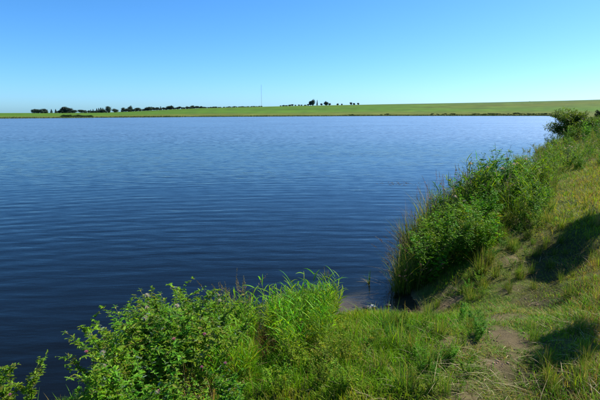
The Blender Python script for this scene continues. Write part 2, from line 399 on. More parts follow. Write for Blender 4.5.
def leaves(P, D, length, width, col, lobes=None, droop=.25, fold=.25):
    """leaf blades with a folded midrib: roots P, directions D; lobes gives the outline widths"""
    n = len(P); D = D / np.linalg.norm(D, axis=1, keepdims=True)
    up = np.array([0, 0, 1.0]); S = np.cross(D, up); S /= np.linalg.norm(S, axis=1, keepdims=True) + 1e-6
    roll = RNG.normal(0, .5, n)[:, None]; Nn = np.cross(S, D)
    S, Nn = S * np.cos(roll) + Nn * np.sin(roll), Nn * np.cos(roll) - S * np.sin(roll)
    lobes = lobes or [.35, .95, .9, .5]
    k = len(lobes); m = 3 * k + 1
    V = np.zeros((n, m, 3)); length = np.broadcast_to(length, (n,))[:, None]; width = np.broadcast_to(width, (n,))[:, None]
    for i, wl in enumerate(lobes):
        t = i / k
        c = P + D * length * t - up[None] * length * droop * t * t
        V[:, 3 * i + 1] = c
        V[:, 3 * i] = c - S * width * .5 * wl + Nn * width * fold * wl
        V[:, 3 * i + 2] = c + S * width * .5 * wl + Nn * width * fold * wl
    V[:, 3 * k] = P + D * length - up[None] * length * droop
    tri = []
    for i in range(k - 1):
        a = 3 * i; b = a + 3
        tri += [(a, a + 1, b + 1), (a, b + 1, b), (a + 1, a + 2, b + 2), (a + 1, b + 2, b + 1)]
    a = 3 * (k - 1); tri += [(a, a + 1, m - 1), (a + 1, a + 2, m - 1)]
    Fa = (np.arange(n)[:, None, None] * m + np.array(tri)[None]).reshape(-1, 3)
    Cc = np.repeat(col[:, None, :], m, 1).copy(); Cc[:, 1::3] *= 1.12
    return V.reshape(-1, 3), Fa, Cc.reshape(-1, 3)
def tube(pts, rad, col, sides=4):
    pts = np.asarray(pts, float); n = len(pts); V = []; Fa = []
    for i in range(n):
        d = pts[min(i + 1, n - 1)] - pts[max(i - 1, 0)]; d /= np.linalg.norm(d) + 1e-9
        a = np.cross(d, [.31, .95, .05]); a /= np.linalg.norm(a) + 1e-9; b = np.cross(d, a)
        for k in range(sides):
            q = 2 * math.pi * k / sides; V.append(pts[i] + (a * math.cos(q) + b * math.sin(q)) * rad[i])
    for i in range(n - 1):
        for k in range(sides):
            a = i * sides + k; b = i * sides + (k + 1) % sides; Fa += [(a, b, b + sides), (a, b + sides, a + sides)]
    V = np.array(V); return V, np.array(Fa), np.repeat(np.asarray(col, float)[None], len(V), 0)
def stem_path(base, az, h, lean, n=7, wob=.03):
    t = np.linspace(0, 1, n)[:, None]; d = np.array([math.cos(az), math.sin(az), 0])
    p = np.asarray(base) + d * (lean * h * t ** 1.6) + np.array([0, 0, 1]) * h * t * (1 - .12 * abs(lean) * t)
    p[1:] += RNG.normal(0, wob * h, (n - 1, 3)) * np.array([1, 1, .15]) * t[1:]
    return p
def along(p, t):
    x = t * (len(p) - 1); i = np.clip(x.astype(int), 0, len(p) - 2); f = (x - i)[:, None]
    return p[i] * (1 - f) + p[i + 1] * f, p[i + 1] - p[i]
def finish(root, name, parts, mat):
    V, Fa, Cc = join(parts); o = mesh_obj(name, V, Fa, mat, root, Cc); PARTS.setdefault(root.name, []).append(o); return o
def ball(c, r, col, squash=1.0):
    """small faceted bud"""
    V = []; Fa = []
    for i in range(5):
        ph = math.pi * i / 4
        for k in range(6):
            a = 2 * math.pi * k / 6; V.append((c[0] + r * math.sin(ph) * math.cos(a), c[1] + r * math.sin(ph) * math.sin(a), c[2] + r * squash * math.cos(ph)))
    for i in range(4):
        for k in range(6):
            a = i * 6 + k; b = i * 6 + (k + 1) % 6; Fa += [(a, a + 6, b + 6), (a, b + 6, b)]
    V = np.array(V); return V, np.array(Fa), np.repeat(np.asarray(col, float)[None], len(V), 0)
def tuft(c, r, n, col, up=1.0, w=.003):
    az = U(0, 2 * math.pi, n); el = U(-.1 if up < 1 else .5, 1.45, n)
    D = np.stack([np.cos(az) * np.cos(el), np.sin(az) * np.cos(el), np.sin(el)], 1)
    S = np.cross(D, RNG.normal(0, 1, (n, 3))); S /= np.linalg.norm(S, axis=1, keepdims=True)
    P = np.repeat(np.asarray(c)[None], n, 0)
    V = np.stack([P - S * w * .4, P + S * w * .4, P + D * r + S * w, P + D * r - S * w], 1).reshape(-1, 3)
    Fa = (np.arange(n)[:, None, None] * 4 + np.array([(0, 1, 2), (0, 2, 3)])[None]).reshape(-1, 3)
    return V, Fa, np.repeat(cvar(col, n, .2, .05), 4, 0)

# ------------------------------------------------------------------ plant kinds (each kind built in a few variants)
G_THI = (.112, .262, .016); G_HERB = (.085, .235, .008); G_REED = (.115, .275, .008); G_YEL = (.20, .31, .010); STRAW = (.36, .27, .13); BROWN = (.13, .085, .045)
def make_thistle(h, nst, heads):
    root = empty('thistle_plant'); tag(root, cat='plant')
    st = []; lf = []; tops = []
    for k in range(nst):
        az = U(0, 6.283); p = stem_path((U(-.06, .06), U(-.06, .06), -.04), az, h * U(.65, 1.05), U(.1, .55), 8, .02)
        st.append(tube(p, np.linspace(.006, .0025, 8), (.09, .13, .045), 4))
        br = [p]
        for b in range(5):
            t0 = U(.35, .9); q, d = along(p, np.array([t0])); bp = stem_path(q[0], U(0, 6.283), h * U(.12, .3), U(.5, 1.0), 5, .03)
            st.append(tube(bp, np.linspace(.0035, .0018, 5), (.09, .13, .045), 3)); br.append(bp)
        for bi, bp in enumerate(br):
            n = 64 if bi == 0 else 24
            t = U(.12 if bi == 0 else .15, 1.0, n) ** .8; Q, d = along(bp, np.clip(t, 0, .999))
            a = U(0, 6.283, n); D = np.stack([np.cos(a), np.sin(a), U(.0, .8, n)], 1)
            ln = U(.04, .09, n) * (1.15 - .5 * t) * (1.15 if bi == 0 else .85)
            col = cvar(G_THI, n, .3, .22); yl = RNG.random(n) < .10; col[yl] = cvar((.17, .19, .03), int(yl.sum()), .2, .1)
            pal = RNG.random(n) < .05; col[pal] = cvar((.16, .22, .15), int(pal.sum()), .2, .1)
            lf.append(leaves(Q, D, ln, ln * U(.32, .5, n), col, [.4, 1, .5, .95, .42, .7, .3], .22, .3))
            tops.append(bp[-1])
    finish(root, 'stems', st, M_STEM)
    o = finish(root, 'foliage', lf, M_LEAF); o['kind'] = 'stuff'
    tops.sort(key=lambda q: -q[2])
    for k in range(min(heads, len(tops))):
        c = tops[k]; fluffy = heads == 1
        pr = [ball(c, .009, (.10, .12, .05), 1.3)]
        if fluffy: pr.append(tuft(c + np.array([0, 0, .008]), .030, 80, (.55, .50, .45), .5, .0016))
        else: pr.append(tuft(c + np.array([0, 0, .008]), .026, 60, (.50, .22, .36), 1.0, .003))
        finish(root, 'flower_head', pr, M_FLOWER)
    return root
def make_reed(h, n, spread, base=G_REED, yellow=.25, dead=.12, wid=.013, name='reed_clump'):
    root = empty(name); tag(root, cat='plant')
    a = U(0, 6.283, n); rr = spread * np.sqrt(RNG.random(n)); P = np.stack([rr * np.cos(a), rr * np.sin(a), np.full(n, -.05)], 1)
    az = a + RNG.normal(0, .9, n)
    hh = h * U(.55, 1.08, n); c = cvar(base, n, .28, .2)
    ye = RNG.random(n) < yellow; c[ye] = cvar(G_YEL, int(ye.sum()), .2, .15)
    tip = c * np.array([1.25, 1.12, 1.0])
    br = RNG.random(n) < .22; tip[br] = cvar(STRAW, int(br.sum()), .2) * .8
    g = blades(P, az, hh, wid * U(.6, 1.3, n), np.abs(RNG.normal(.22, .25, n)), c, 5, 2.1, tip, az + math.pi / 2 + RNG.normal(0, .5, n))
    f = finish(root, 'leaf_blades', [g], M_REED); f['kind'] = 'stuff'
    m = max(6, int(n * dead)); a = U(0, 6.283, m); rr = spread * 1.15 * np.sqrt(RNG.random(m)); P = np.stack([rr * np.cos(a), rr * np.sin(a), np.full(m, -.04)], 1)
    g = blades(P, U(0, 6.283, m), h * U(.25, .8, m), .008 * U(.6, 1.2, m), np.abs(RNG.normal(.7, .5, m)), cvar(STRAW, m, .35, .08) * .8, 4, 1.8)
    f = finish(root, 'dead_blades', [g], M_STRAW); f['kind'] = 'stuff'
    return root
def make_cane(h, nst, spread, base=None):
    root = empty('reed_cane'); tag(root, cat='plant'); base = base or G_REED
    st = []; lf = []; dl = []
    for k in range(nst):
        a0 = U(0, 6.283); q = spread * math.sqrt(RNG.random()); p = stem_path((q * math.cos(a0), q * math.sin(a0), -.05), a0, h * U(.65, 1.05), abs(RNG.normal(.12, .12)), 7, .012)
        st.append(tube(p, np.linspace(.004, .0015, 7), cvar((.16, .19, .04), 1, .25)[0], 3))
        n = 9; t = np.linspace(.28, .995, n); Q, d = along(p, t); a = a0 + np.arange(n) * 2.6 + RNG.normal(0, .5, n)
        D = np.stack([np.cos(a), np.sin(a), U(.7, 1.8, n)], 1); ln = h * U(.22, .42, n) * (1.1 - .25 * t); tn = cvar(base, 1, .25, .25)[0]
        lf.append(leaves(Q, D, ln, U(.009, .017, n), cvar(tn, n, .22, .2), [.7, 1, .95, .8, .5], U(.2, .5), .25))
        m = 4; Q, d = along(p, U(.03, .3, m)); a = U(0, 6.283, m); D = np.stack([np.cos(a), np.sin(a), U(-.3, .6, m)], 1)
        dl.append(leaves(Q, D, h * U(.15, .35, m), U(.006, .012, m), cvar((.30, .22, .10), m, .35, .1), [.7, 1, .8, .5], .6, .3))
    finish(root, 'stalks', st, M_STEM); o = finish(root, 'leaf_blades', lf, M_REED); o['kind'] = 'stuff'; o = finish(root, 'dead_blades', dl, M_STRAW); o['kind'] = 'stuff'
    return root
def seed_head(tip, d, ln, col, n=40, w=.006, spread=.03):
    t = RNG.random(n); P = tip[None] - d[None] * (t * ln)[:, None]
    D = RNG.normal(0, 1, (n, 3)); D[:, 2] = np.abs(D[:, 2]) + .5
    D /= np.linalg.norm(D, axis=1, keepdims=True)
    l = spread * (.35 + .9 * t) * U(.6, 1.2, n)
    return leaves(P, D, l, np.full(n, w), cvar(col, n, .3, .1), [.5, 1], .2, .1)
def make_seedgrass(h, nst, tall=.9, headcol=(.20, .13, .10), droop=.15):
    root = empty('seeding_grass'); tag(root, cat='plant')
    st = []; heads = []
    for k in range(nst):
        az = U(0, 6.283); p = stem_path((U(-.12, .12), U(-.12, .12), -.05), az, h * U(.6, 1.05), abs(RNG.normal(droop, .12)), 8, .012)
        sc = cvar((.19, .17, .06), 1, .3, .1)[0]
        st.append(tube(p, np.linspace(.0032, .0014, 8), sc, 3))
        d = p[-1] - p[-2]; d /= np.linalg.norm(d); heads.append(seed_head(p[-1], d, h * U(.14, .24), headcol))
    finish(root, 'stalks', st, M_STEM)
    o = finish(root, 'seed_heads', heads, M_STRAW); o['kind'] = 'stuff'
    n = nst * 9; a = U(0, 6.283, n); rr = .16 * np.sqrt(RNG.random(n)); P = np.stack([rr * np.cos(a), rr * np.sin(a), np.full(n, -.05)], 1)
    g = blades(P, a + RNG.normal(0, .8, n), h * U(.35, .8, n), .009 * U(.6, 1.3, n), np.abs(RNG.normal(.35, .3, n)), cvar((.075, .15, .02), n, .3, .25), 4, 1.9)
    o = finish(root, 'leaf_blades', [g], M_REED); o['kind'] = 'stuff'
    return root
def make_herb(h, nst, spread, lean, col=G_HERB, leaf=.075, nl=46, ratio=.26, name='leafy_herb', flowers=None):
    root = empty(name); tag(root, cat='plant')
    st = []; lf = []; tops = []
    for k in range(nst):
        az = U(0, 6.283); p = stem_path((math.cos(az) * spread * U(.1, .8), math.sin(az) * spread * U(.1, .8), -.05), az + RNG.normal(0, .4), h * U(.55, 1.05), U(.05, lean), 8, .02)
        st.append(tube(p, np.linspace(.0045, .0016, 8), cvar((.09, .11, .03), 1, .3)[0], 3))
        paths = [p]
        for b in range(4):
            q, d = along(p, np.array([U(.3, .85)])); bp = stem_path(q[0], U(0, 6.283), h * U(.15, .32), U(.4, .9), 5, .02); paths.append(bp)
            st.append(tube(bp, np.linspace(.0025, .0012, 5), (.09, .12, .03), 3))
        tint_ = cvar(col, 1, .22, .22)[0]
        for bi, bp in enumerate(paths):
            n = nl if bi == 0 else nl // 3
            t = U(.1, .999, n); Q, d = along(bp, t); a = U(0, 6.283, n)
            D = np.stack([np.cos(a), np.sin(a), U(-.1, .9, n)], 1); ln = leaf * U(.55, 1.25, n) * (1.1 - .45 * t)
            lf.append(leaves(Q, D, ln, ln * ratio * U(.8, 1.2, n), cvar(tint_, n, .25, .2), [.4, 1, .8], .25, .22))
        tops.append(p[-1])
    finish(root, 'stems', st, M_STEM); o = finish(root, 'foliage', lf, M_LEAF); o['kind'] = 'stuff'
    if flowers:
        for c in tops[:3]: finish(root, 'flower_head', [tuft(c, .03, 40, flowers, .5, .004)], M_FLOWER)
    return root
def make_shrub(name, h, w, col, n_br=14, nl=1500, leaf=.09, ratio=.35, mat=None, trunk_r=.04, cs=1.0, tmin=.02, bl=1.0):
    """woody shrub or tree: trunk with limbs, crown of leaf clumps"""
    root = empty(name); tag(root, cat='tree' if 'tree' in name else 'shrub')
    wood = []; cl = []
    base = np.array([0, 0, -.1])
    top = stem_path(base, U(0, 6.28), h * .8, .1, 7, .03); wood.append(tube(top, np.linspace(trunk_r, trunk_r * .25, 7), (.10, .085, .065), 6))
    for k in range(n_br):
        t = U(tmin, .9 if tmin > .1 else .85); q, d = along(top, np.array([t])); az = 2.4 * k + U(-.4, .4)
        bp = stem_path(q[0], az, bl * h * U(.25, .5) * (1.1 - .5 * t), (w / h) * U(.7, 1.35) * (1.15 - .4 * t), 6, .05)
        wood.append(tube(bp, np.linspace(trunk_r * .5, trunk_r * .12, 6), (.10, .085, .065), 4))
        for f in (.45, .7, .88, 1.0):
            c, _ = along(bp, np.array([min(f, .999)])); cl.append((c[0], h * cs * U(.09, .17)))
    for f in (.7, .85, .97):
        c, _ = along(top, np.array([f])); cl.append((c[0], h * cs * U(.10, .16)))
    finish(root, 'trunk', wood, M_STEM)
    lf = []; per = max(4, nl // len(cl))
    for c, r in cl:
        n = per; X = RNG.normal(0, 1, (n, 3)); X /= np.linalg.norm(X, axis=1, keepdims=True); rad = r * RNG.random(n)[:, None] ** .45
        P = c[None] + X * rad * np.array([1.15, 1.15, .8]); P[:, 2] = np.maximum(P[:, 2], .02 * h)
        D = X + RNG.normal(0, .5, (n, 3)); D[:, 2] += .15
        ln = leaf * U(.6, 1.3, n); tn = cvar(col, 1, .25, .15)[0]
        lf.append(leaves(P, D, ln, ln * ratio, cvar(tn, n, .25, .15), [.4, 1, .7], .2, .2))
    o = finish(root, 'crown', lf, mat or M_LEAF); o['kind'] = 'stuff'
    return root

# ------------------------------------------------------------------ short grass over the bank
def build_grass():
    parts = []
    def visible(x, y, z, m=130):
        u, v = w2px(x, y, z); return (y > .6) & (u > -m) & (u < 600 + m) & (v < 400 + 150)
    for (n, r0, r1, nseg, hs_, ws) in ((150000, 1.5, 9, 3, 1.0, 1.0), (130000, 8, 24, 2, 1.8, 1.9), (80000, 22, 75, 2, 2.6, 4.2)):
        a = RNG.uniform(-.75, .75, n * 2); r = r0 + (r1 - r0) * RNG.random(n * 2) ** .85
        x = r * np.sin(a); y = r * np.cos(a); k = visible(x, y, np.full(len(x), 1.0)) ; x, y = x[k], y[k]
        s = sdist(x, y); k = s > .03; x, y, s = x[k][:n], y[k][:n], s[k][:n]
        w = soil_w(x, y); td = trail_d(x, y); rr = np.hypot(x, y)
        k = RNG.random(len(x)) > w * 1.05; x, y, s, w, td, rr = x[k], y[k], s[k], w[k], td[k], rr[k]
        pe = np.zeros(len(x))
        for px_, py_, a_, b_, dep_, an_ in PITS:
            c_, q_ = math.cos(an_), math.sin(an_); e = (((x - px_) * c_ + (y - py_) * q_) / a_) ** 2 + ((-(x - px_) * q_ + (y - py_) * c_) / b_) ** 2
            pe = np.maximum(pe, 1 - smooth(.5, 1.4, e))
        beach = np.exp(-(((x - 1.0) / .75) ** 2 + ((y - 5.72) / .42) ** 2) ** 1.5) * (.35 + .9 * fbm(x * 4, y * 4, 57, 3))
        shore = (1 - smooth(.1, .45, s + .25 * (fbm(x * 4, y * 4, 55, 2) - .5))) * .93
        k = RNG.random(len(x)) > np.maximum(np.maximum(pe * .25, shore), np.clip(beach, 0, .93)); x, y, s, w, td, rr = x[k], y[k], s[k], w[k], td[k], rr[k]
        z = ground(x, y, s); m = len(x)
        u, v = w2px(x, y, z)
        onp = np.exp(-(td / (.42 + .03 * rr)) ** 2)
        nA = fbm(x * .9, y * .9, 101, 4); nB = fbm(x * 3.1, y * 3.1, 102, 3); nC = fbm(x * .35, y * .35, 103, 2)
        lush = np.exp(-(((u - 365) / 75) ** 2 + ((v - 355) / 60) ** 2)) * 1.0
        rightdry = np.maximum(smooth(545, 600, u) * (.35 + .65 * smooth(.35, .6, nA)), .5 * smooth(545, 590, u) * (1 - smooth(200, 250, v)))
        h = (.035 + .075 * smooth(.35, .7, nA) + .05 * nB) * (1 - .5 * onp) * (1 + .35 * lush + .12 * rightdry) * hs_ * (.45 + .55 * smooth(.1, .7, s))
        h *= (.78 if r1 < 10 else 1) * U(.45, 1.25, m) * (1 - .62 * np.exp(-((x - .95) / .95) ** 2 - ((y - 5.25) / .75) ** 2))
        tall = RNG.random(m) < .03; h[tall] *= 1.9
        wd = (.0036 + .002 * RNG.random(m)) * ws * (1 + .35 * lush)
        dryp = np.clip(.10 + .28 * onp * smooth(.3, .6, nB) + .25 * rightdry - .1 * lush + .35 * (nC - .5) + .3 * smooth(.5, .75, nB), .05, .9)
        dry = RNG.random(m) < dryp
        g = cvar((.185, .285, .012), m, .35, .3); g2 = cvar((.095, .24, .008), m, .35, .2); q = smooth(.4, .62, nA)[:, None]
        c = g * (1 - q) + g2 * q; c = c * (1 - .3 * lush[:, None]) + np.array([.15, .26, .012]) * .3 * lush[:, None]
        c[dry] = (cvar((.21, .195, .055), m, .4, .12))[dry]
        rb = (RNG.random(m) < .2) & (rightdry > .4); c[rb] = cvar((.19, .135, .06), m, .3, .1)[rb]
        tip = c * np.array([1.3, 1.15, 1.0])
        az = RNG.uniform(0, 6.283, m); lean = np.abs(RNG.normal(.55, .45, m)) + .5 * onp
        parts.append(blades(np.stack([x, y, z - .008], 1), az, h, wd, lean, c, nseg, 1.7, tip, az + math.pi / 2 + RNG.normal(0, .6, m)))
    V, Fa, Cc = join(parts)
    tag(mesh_obj('grass', V, Fa, M_GRASS, None, Cc), 'short rough grass, green and straw coloured, covering the lake bank', 'grass', kind='stuff')
reseed(108)
build_grass()
def build_litter():
    """bleached dead stalks lying over the turf"""
    spots = [(462, 382, 110, .26), (478, 374, 50, .3), (430, 360, 30, .4), (400, 335, 30, .4), (380, 385, 40, .5), (517, 268, 26, .3), (560, 262, 30, .5), (548, 300, 30, .4), (585, 262, 60, .35), (588, 330, 90, .4), (560, 375, 70, .4), (420, 396, 30, .4), (440, 305, 30, .35), (500, 285, 30, .35), (590, 390, 70, .4)]
    parts = []
    for px, py, n, r in spots:
        cx, cy = px2w(px, py); a = U(0, 6.28, n); q = r * np.sqrt(RNG.random(n)); x = cx + q * np.cos(a); y = cy + q * np.sin(a)
        z = ground(x, y) + U(.01, .06, n); L_ = U(.10, .32, n); az = U(0, 6.283) + RNG.normal(0, .8, n)
        parts.append(blades(np.stack([x, y, z], 1), az, L_ * U(.15, .55, n) * .8, U(.0016, .0040, n), U(1.2, 3.2, n), cvar((.40, .34, .18), n, .4, .08), 4, 1.2, None, az + math.pi / 2 + RNG.normal(0, .7, n)))
    V, Fa, Cc = join(parts)
    tag(mesh_obj('dead_grass', V, Fa, M_STRAW, None, Cc), 'bleached dead grass stalks lying in tangles on the bank', 'dead grass', kind='stuff')
build_litter()

# ------------------------------------------------------------------ variants
reseed(100)
TH = [make_thistle(.72 + .07 * k, 3, [2, 0, 1, 0, 0][k]) for k in range(5)]
RE = [make_reed(.66 + .05 * k, 120, .15, wid=.017) for k in range(4)]
CA = [make_cane(.68 + .06 * k, 16, .14) for k in range(4)]
CB = [make_cane(.85 + .1 * k, 16, .17, (.075, .19, .012)) for k in range(3)]
RG = [make_reed(.8 + .08 * k, 80, .18, (.06, .14, .018), .08, .15, .011) for k in range(3)]
RW = [make_reed(1.0 + .1 * k, 42, .16, (.058, .115, .022), .08, .35, .012) for k in range(3)]
SG = [make_seedgrass(.85 + .1 * k, 7, headcol=(.20, .17, .085)) for k in range(4)]
SP = [make_seedgrass(.95 + .1 * k, 10, headcol=(.24, .15, .15)) for k in range(3)]
SD = [make_seedgrass(.7 + .1 * k, 9, headcol=(.10, .065, .05), droop=.75) for k in range(2)]
HB = [make_herb(.75 + .06 * k, 8, .14, .5) for k in range(5)]
HY = [make_herb(.6 + .08 * k, 8, .16, .5, (.15, .26, .012), .055, 44, .3) for k in range(3)]
HW = [make_herb(.8, 7, .14, .45, (.05, .115, .025), .055, 40, .26, flowers=(.55, .45, .45)) for k in range(2)]
def put(lst, x, y, s=1.0, label=None, group=None, dz=0.0, tilt=None):
    p = lst[int(RNG.integers(len(lst)))]
    z = max(gz(x, y), -.35) + dz
    return place(p, (x, y, z), U(0, 6.283), s * U(.88, 1.12), label, group, tilt or (RNG.normal(0, .07), RNG.normal(0, .07)))

reseed(101)
# thistles on the near bank: one lone plant group at the frame's corner and the big clump
L1 = ('spiny green thistle in the big thistle clump at the water edge', 'thistles of the big clump on the near bank')
n_th = 0
def shore_off(t, off):
    """point at arc share t of the near shoreline between two points, moved inland by off"""
    return t, off
def spots(n, x0, x1, y0, y1, s0, s1, ok, d):
    x = U(x0, x1, 6000); y = U(y0, y1, 6000); sd = sdist(x, y); u, v = w2px(x, y, ground(x, y, sd) + .3); k = (sd > s0) & (sd < s1) & ok(u, v); out = []
    for a, b in zip(x[k], y[k]):
        if len(out) < n and all((a - p) ** 2 + (b - q) ** 2 > d * d for p, q in out): out.append((float(a), float(b)))
    return out
pts = spots(64, -1.95, -.45, 2.3, 4.7, .22, 1.9, lambda u, v: (u > 116) & (u < 216), .13)
for x, y in pts:
    u, v = w2px(x, y, gz(x, y)); sc_ = .56 + .2 * math.exp(-((u - 165) / 48) ** 2)
    put(TH, x, y, sc_, *L1)
for x, y, s_ in ((-2.0, 3.0, .62), (-1.98, 2.86, .55), (-2.1, 3.04, .66), (-2.1, 2.8, .56), (-2.25, 2.95, .6)):
    put(TH, x, y, s_, 'low thistle in the small clump standing apart from the big thistle clump', 'thistles of the small clump')

reseed(102)
# yellow green reed grass beside the thistles
L2 = ('bright yellow green reed grass tuft between the thistles and the bare shore', 'reed grass tufts on the near bank')
pts = spots(78, -1.0, .72, 2.7, 5.9, .2, 2.1, lambda u, v: (u > 206) & (u < 328) & (v < 385) & (((u - 262) / 16) ** 2 + ((v - 325) / 26) ** 2 > 1), .14)
for k, (x, y) in enumerate(pts): put(CA if k % 4 else RE, x, y, (U(.54, .70) if k % 4 else U(.5, .62)) if y > 3.9 else U(.45, .65), *L2)
for k in range(16):
    x, y = U(-1.25, -.35), U(2.15, 2.6); put(TH, x, y, U(.42, .6), 'short thistle on the dry foot of the bank below the big clump', 'short thistles below the big clump')
for x, y in ((-.72, 4.4), (-.6, 4.55), (-.52, 4.4), (-.66, 4.2)):
    put(SG, x, y, .84, 'tall dry seeding grass standing up between thistles and reed grass', 'seeding grass in the near clump')
for px, py in [(U(335, 480), U(318, 398)) for k in range(46)]:
    x, y = px2w(px, py); put(HY if RNG.random() < .6 else HB, x, y, U(.14, .26), 'ankle high leafy herb in the turf between the reed grass and the trail', 'low herbs in the turf')
for px, py in ((345, 340), (330, 365), (352, 368), (318, 388), (348, 394), (300, 372), (280, 392), (310, 350)):
    x, y = px2w(px, py); put(HY, x, y, .42, 'small leafy herb in the lush turf at the foot of the reed grass', 'herbs at the foot of the reed grass')

DR = [make_reed(.42, 46, .12, (.16, .115, .05), .05, .8, .007, 'dead_reed_clump') for k in range(2)]
for px, py in ((252, 338), (262, 345), (270, 340), (258, 322), (268, 328), (208, 368), (200, 384)):
    x, y = px2w(px, py, .15); put(DR, x, y, U(.7, 1.0), 'withered brown reed stubble between thistles and green reed grass', 'dead reed stubble in the near clump')
# dense bush of herbs at the corner of the little bay
def bank(n, y0, y1, s0, s1, kinds, minD, seedlab, zoff=0.0, umin=None):
    """scatter plants along the right bank between two distances and two offsets from the waterline"""
    got = []; tries = 0
    while len(got) < n and tries < n * 60:
        tries += 1
        y = y0 + (y1 - y0) * RNG.random() ** 1.25; i = np.searchsorted(SH[8:20, 1], y); xs = np.interp(y, SH[9:20, 1], SH[9:20, 0])
        x = xs + U(s0, s1) * (1 + .045 * max(0, y - 9)); s_ = float(sdist(np.array([x]), np.array([y]))[0])
        if s_ < min(s0, 0) - .1: continue
        d = minD * (1 + .05 * max(0, y - 8))
        if any((x - a) ** 2 + (y - b) ** 2 < d * d for a, b in got): continue
        cl = float(fbm(np.array([x * .55]), np.array([y * .42]), 91, 2)[0]); lump = float(smooth(.3, .68, np.array([cl]))[0])
        if y > 9 and RNG.random() > .35 + lump: continue
        got.append((x, y)); lst, sc_, lab, grp = kinds[int(RNG.integers(len(kinds)))]
        put(lst, x, y, sc_ * (1 + .012 * max(0, y - 9)) * ((.62 + .62 * lump) * float(np.interp(y, [9, 10, 11.5, 14, 20, 30], [1.2, 1.15, .9, .78, .85, 1])) if y > 9 else 1), lab, grp)
LB = ('leafy dark green herb in the dense bush overhanging the little bay', 'herbs of the bay bush')
LR = ('slender waterside reed with brown blades along the right bank', 'reeds along the right bank')
LS = ('seeding grass with pinkish brown heads among the right bank herbs', 'seeding grasses on the right bank')
LH = ('leafy green herb in the thicket running along the right bank', 'herbs along the right bank')
LY = ('yellow green leafy herb in the thicket along the right bank', 'yellow herbs along the right bank')
LG = ('tall green grass tuft in the thicket along the right bank', 'grass tufts along the right bank')
LW = ('green herb topped with pale fluffy flower heads on the right bank', 'flowering herbs on the right bank')
reseed(103)
bank(44, 6.95, 8.9, .12, 1.25, [(HB, 1.0, *LB), (HB, .9, *LB), (HB, .95, *LB), (HY, 1.05, 'light green leafy herb in the dense bush overhanging the little bay', 'light herbs of the bay bush')], .16, 0)
bank(10, 6.9, 8.8, -.2, .12, [(RW, .8, 'slender dark reed standing in the bay water beside the bush', 'reeds in the bay water')], .13, 0)
bank(18, 6.9, 9.3, -.15, .25, [(SD, .95, 'dark drooping seeding grass leaning over the bay water', 'drooping grasses at the bay')], .14, 0)
bank(26, 8.5, 15, -.25, .35, [(RW, .95, *LR), (SP, 1.1, *LS), (RW, 1.0, *LR), (SP, 1.15, *LS)], .2, 0)
bank(40, 8.0, 15, .5, 2.3, [(HB, .95, *LH), (HY, 1.1, *LY), (CB, .85, *LG)], .3, 0)
bank(60, 8.6, 15, .25, 1.9, [(HB, 1.0, *LH), (SG, .9, *LS), (SP, .95, *LS), (CB, .95, *LG), (HW, .95, *LW), (HY, 1.05, *LY)], .24, 0)
bank(55, 7.4, 15, 1.2, 2.6, [(HY, .5, *LY), (HB, .5, *LH), (RG, .45, *LG), (CB, .42, *LG), (SG, .5, *LS)], .22, 0)
bank(45, 14, 30, 1.6, 3.0, [(HY, .6, *LY), (HB, .5, *LH), (RG, .5, *LG), (CB, .5, *LG)], .34, 0)
bank(70, 14, 27, -.1, 2.2, [(HB, .85, *LH), (RG, .85, *LG), (HY, 1.1, *LY), (HY, 1.1, *LY), (SG, .75, *LS), (HW, .8, *LW)], .34, 0)
bank(60, 25, 46, -.2, 3.5, [(HB, 1.0, *LH), (RG, .9, *LG), (HY, 1.2, *LY), (HW, .9, *LW)], .5, 0)
for px, py, lst, s_, lab, n, rad in ((525, 163, HY, 1.25, 'yellow green herb of the rounded mound on the right bank', 9, .8), (541, 152, HY, 1.3, 'yellow green herb of the rounded mound on the right bank', 8, .9), (527, 197, RG, .85, 'bright green grass of the tall tuft in front of the yellow mound', 9, .5), (520, 192, RE, .75, 'yellow green grass beside the tall tuft in front of the yellow mound', 5, .7), (488, 196, RE, .9, 'bright green grass tuft among the bank herbs', 4, .3)):
    cx, cy = px2w(px, py)
    for k in range(n): put(lst, cx + RNG.normal(0, rad * .5), cy + RNG.normal(0, rad * .5), s_, lab, 'plants of the bank mounds')
LI = {id(HY): 'yellow green knee high herb in the low growth between thicket and trail', id(HB): 'dark green knee high herb in the low growth between thicket and trail', id(RG): 'short green tussock in the low growth between thicket and trail', id(SG): 'short seeding grass in the low growth between thicket and trail'}
for k in range(110):
    v_ = U(168, 300); ul = np.interp(v_, [168, 215, 250, 300], [528, 505, 488, 455]); ur = np.interp(v_, [168, 215, 250, 300], [560, 545, 530, 515])
    x, y = px2w(ul + (ur - ul) * RNG.random() ** 1.3, v_); lst = (HY, HB, RG, SG, HY, RG)[k % 6]
    put(lst, x, y, U(.16, .34) * (1 if lst is not SG else .9), LI[id(lst)], 'low growth between thicket and trail')
# low tufts scattered over the turf
LT = ('low grass tussock in the trodden turf beside the trail', 'tussocks on the trodden bank')
for px, py, s_ in ((470, 330, .22), (440, 338, .25), (412, 350, .28), (455, 352, .2), (428, 372, .3), (392, 330, .25), (535, 195, .4), (470, 300, .3), (395, 350, .3), (380, 372, .32), (405, 390, .3), (480, 275, .4), (500, 240, .45), (520, 215, .45), (540, 180, .4), (530, 330, .22), (445, 395, .2), (428, 318, .22), (436, 308, .26)):
    x, y = px2w(px, py); put(RG, x, y, s_, *LT)
for k in range(30):
    x, y = px2w(U(528, 598), U(205, 300)); put(RG if k % 3 else SG, x, y, U(.16, .32), 'ragged tussock growing in the shaded hollow beside the trail', 'tussocks of the shaded hollow')
for k in range(12):
    x, y = px2w(U(530, 598), U(330, 398)); put(RG, x, y, U(.15, .26), 'ragged tussock growing in the shaded hollow beside the trail', 'tussocks of the shaded hollow')
LX = ('tall dry straw coloured grass tussock on the high edge of the bank', 'dry tussocks on the bank edge')
DRY = [make_reed(.65, 90, .2, (.22, .19, .06), .25, .5, .006, 'dry_tussock')]
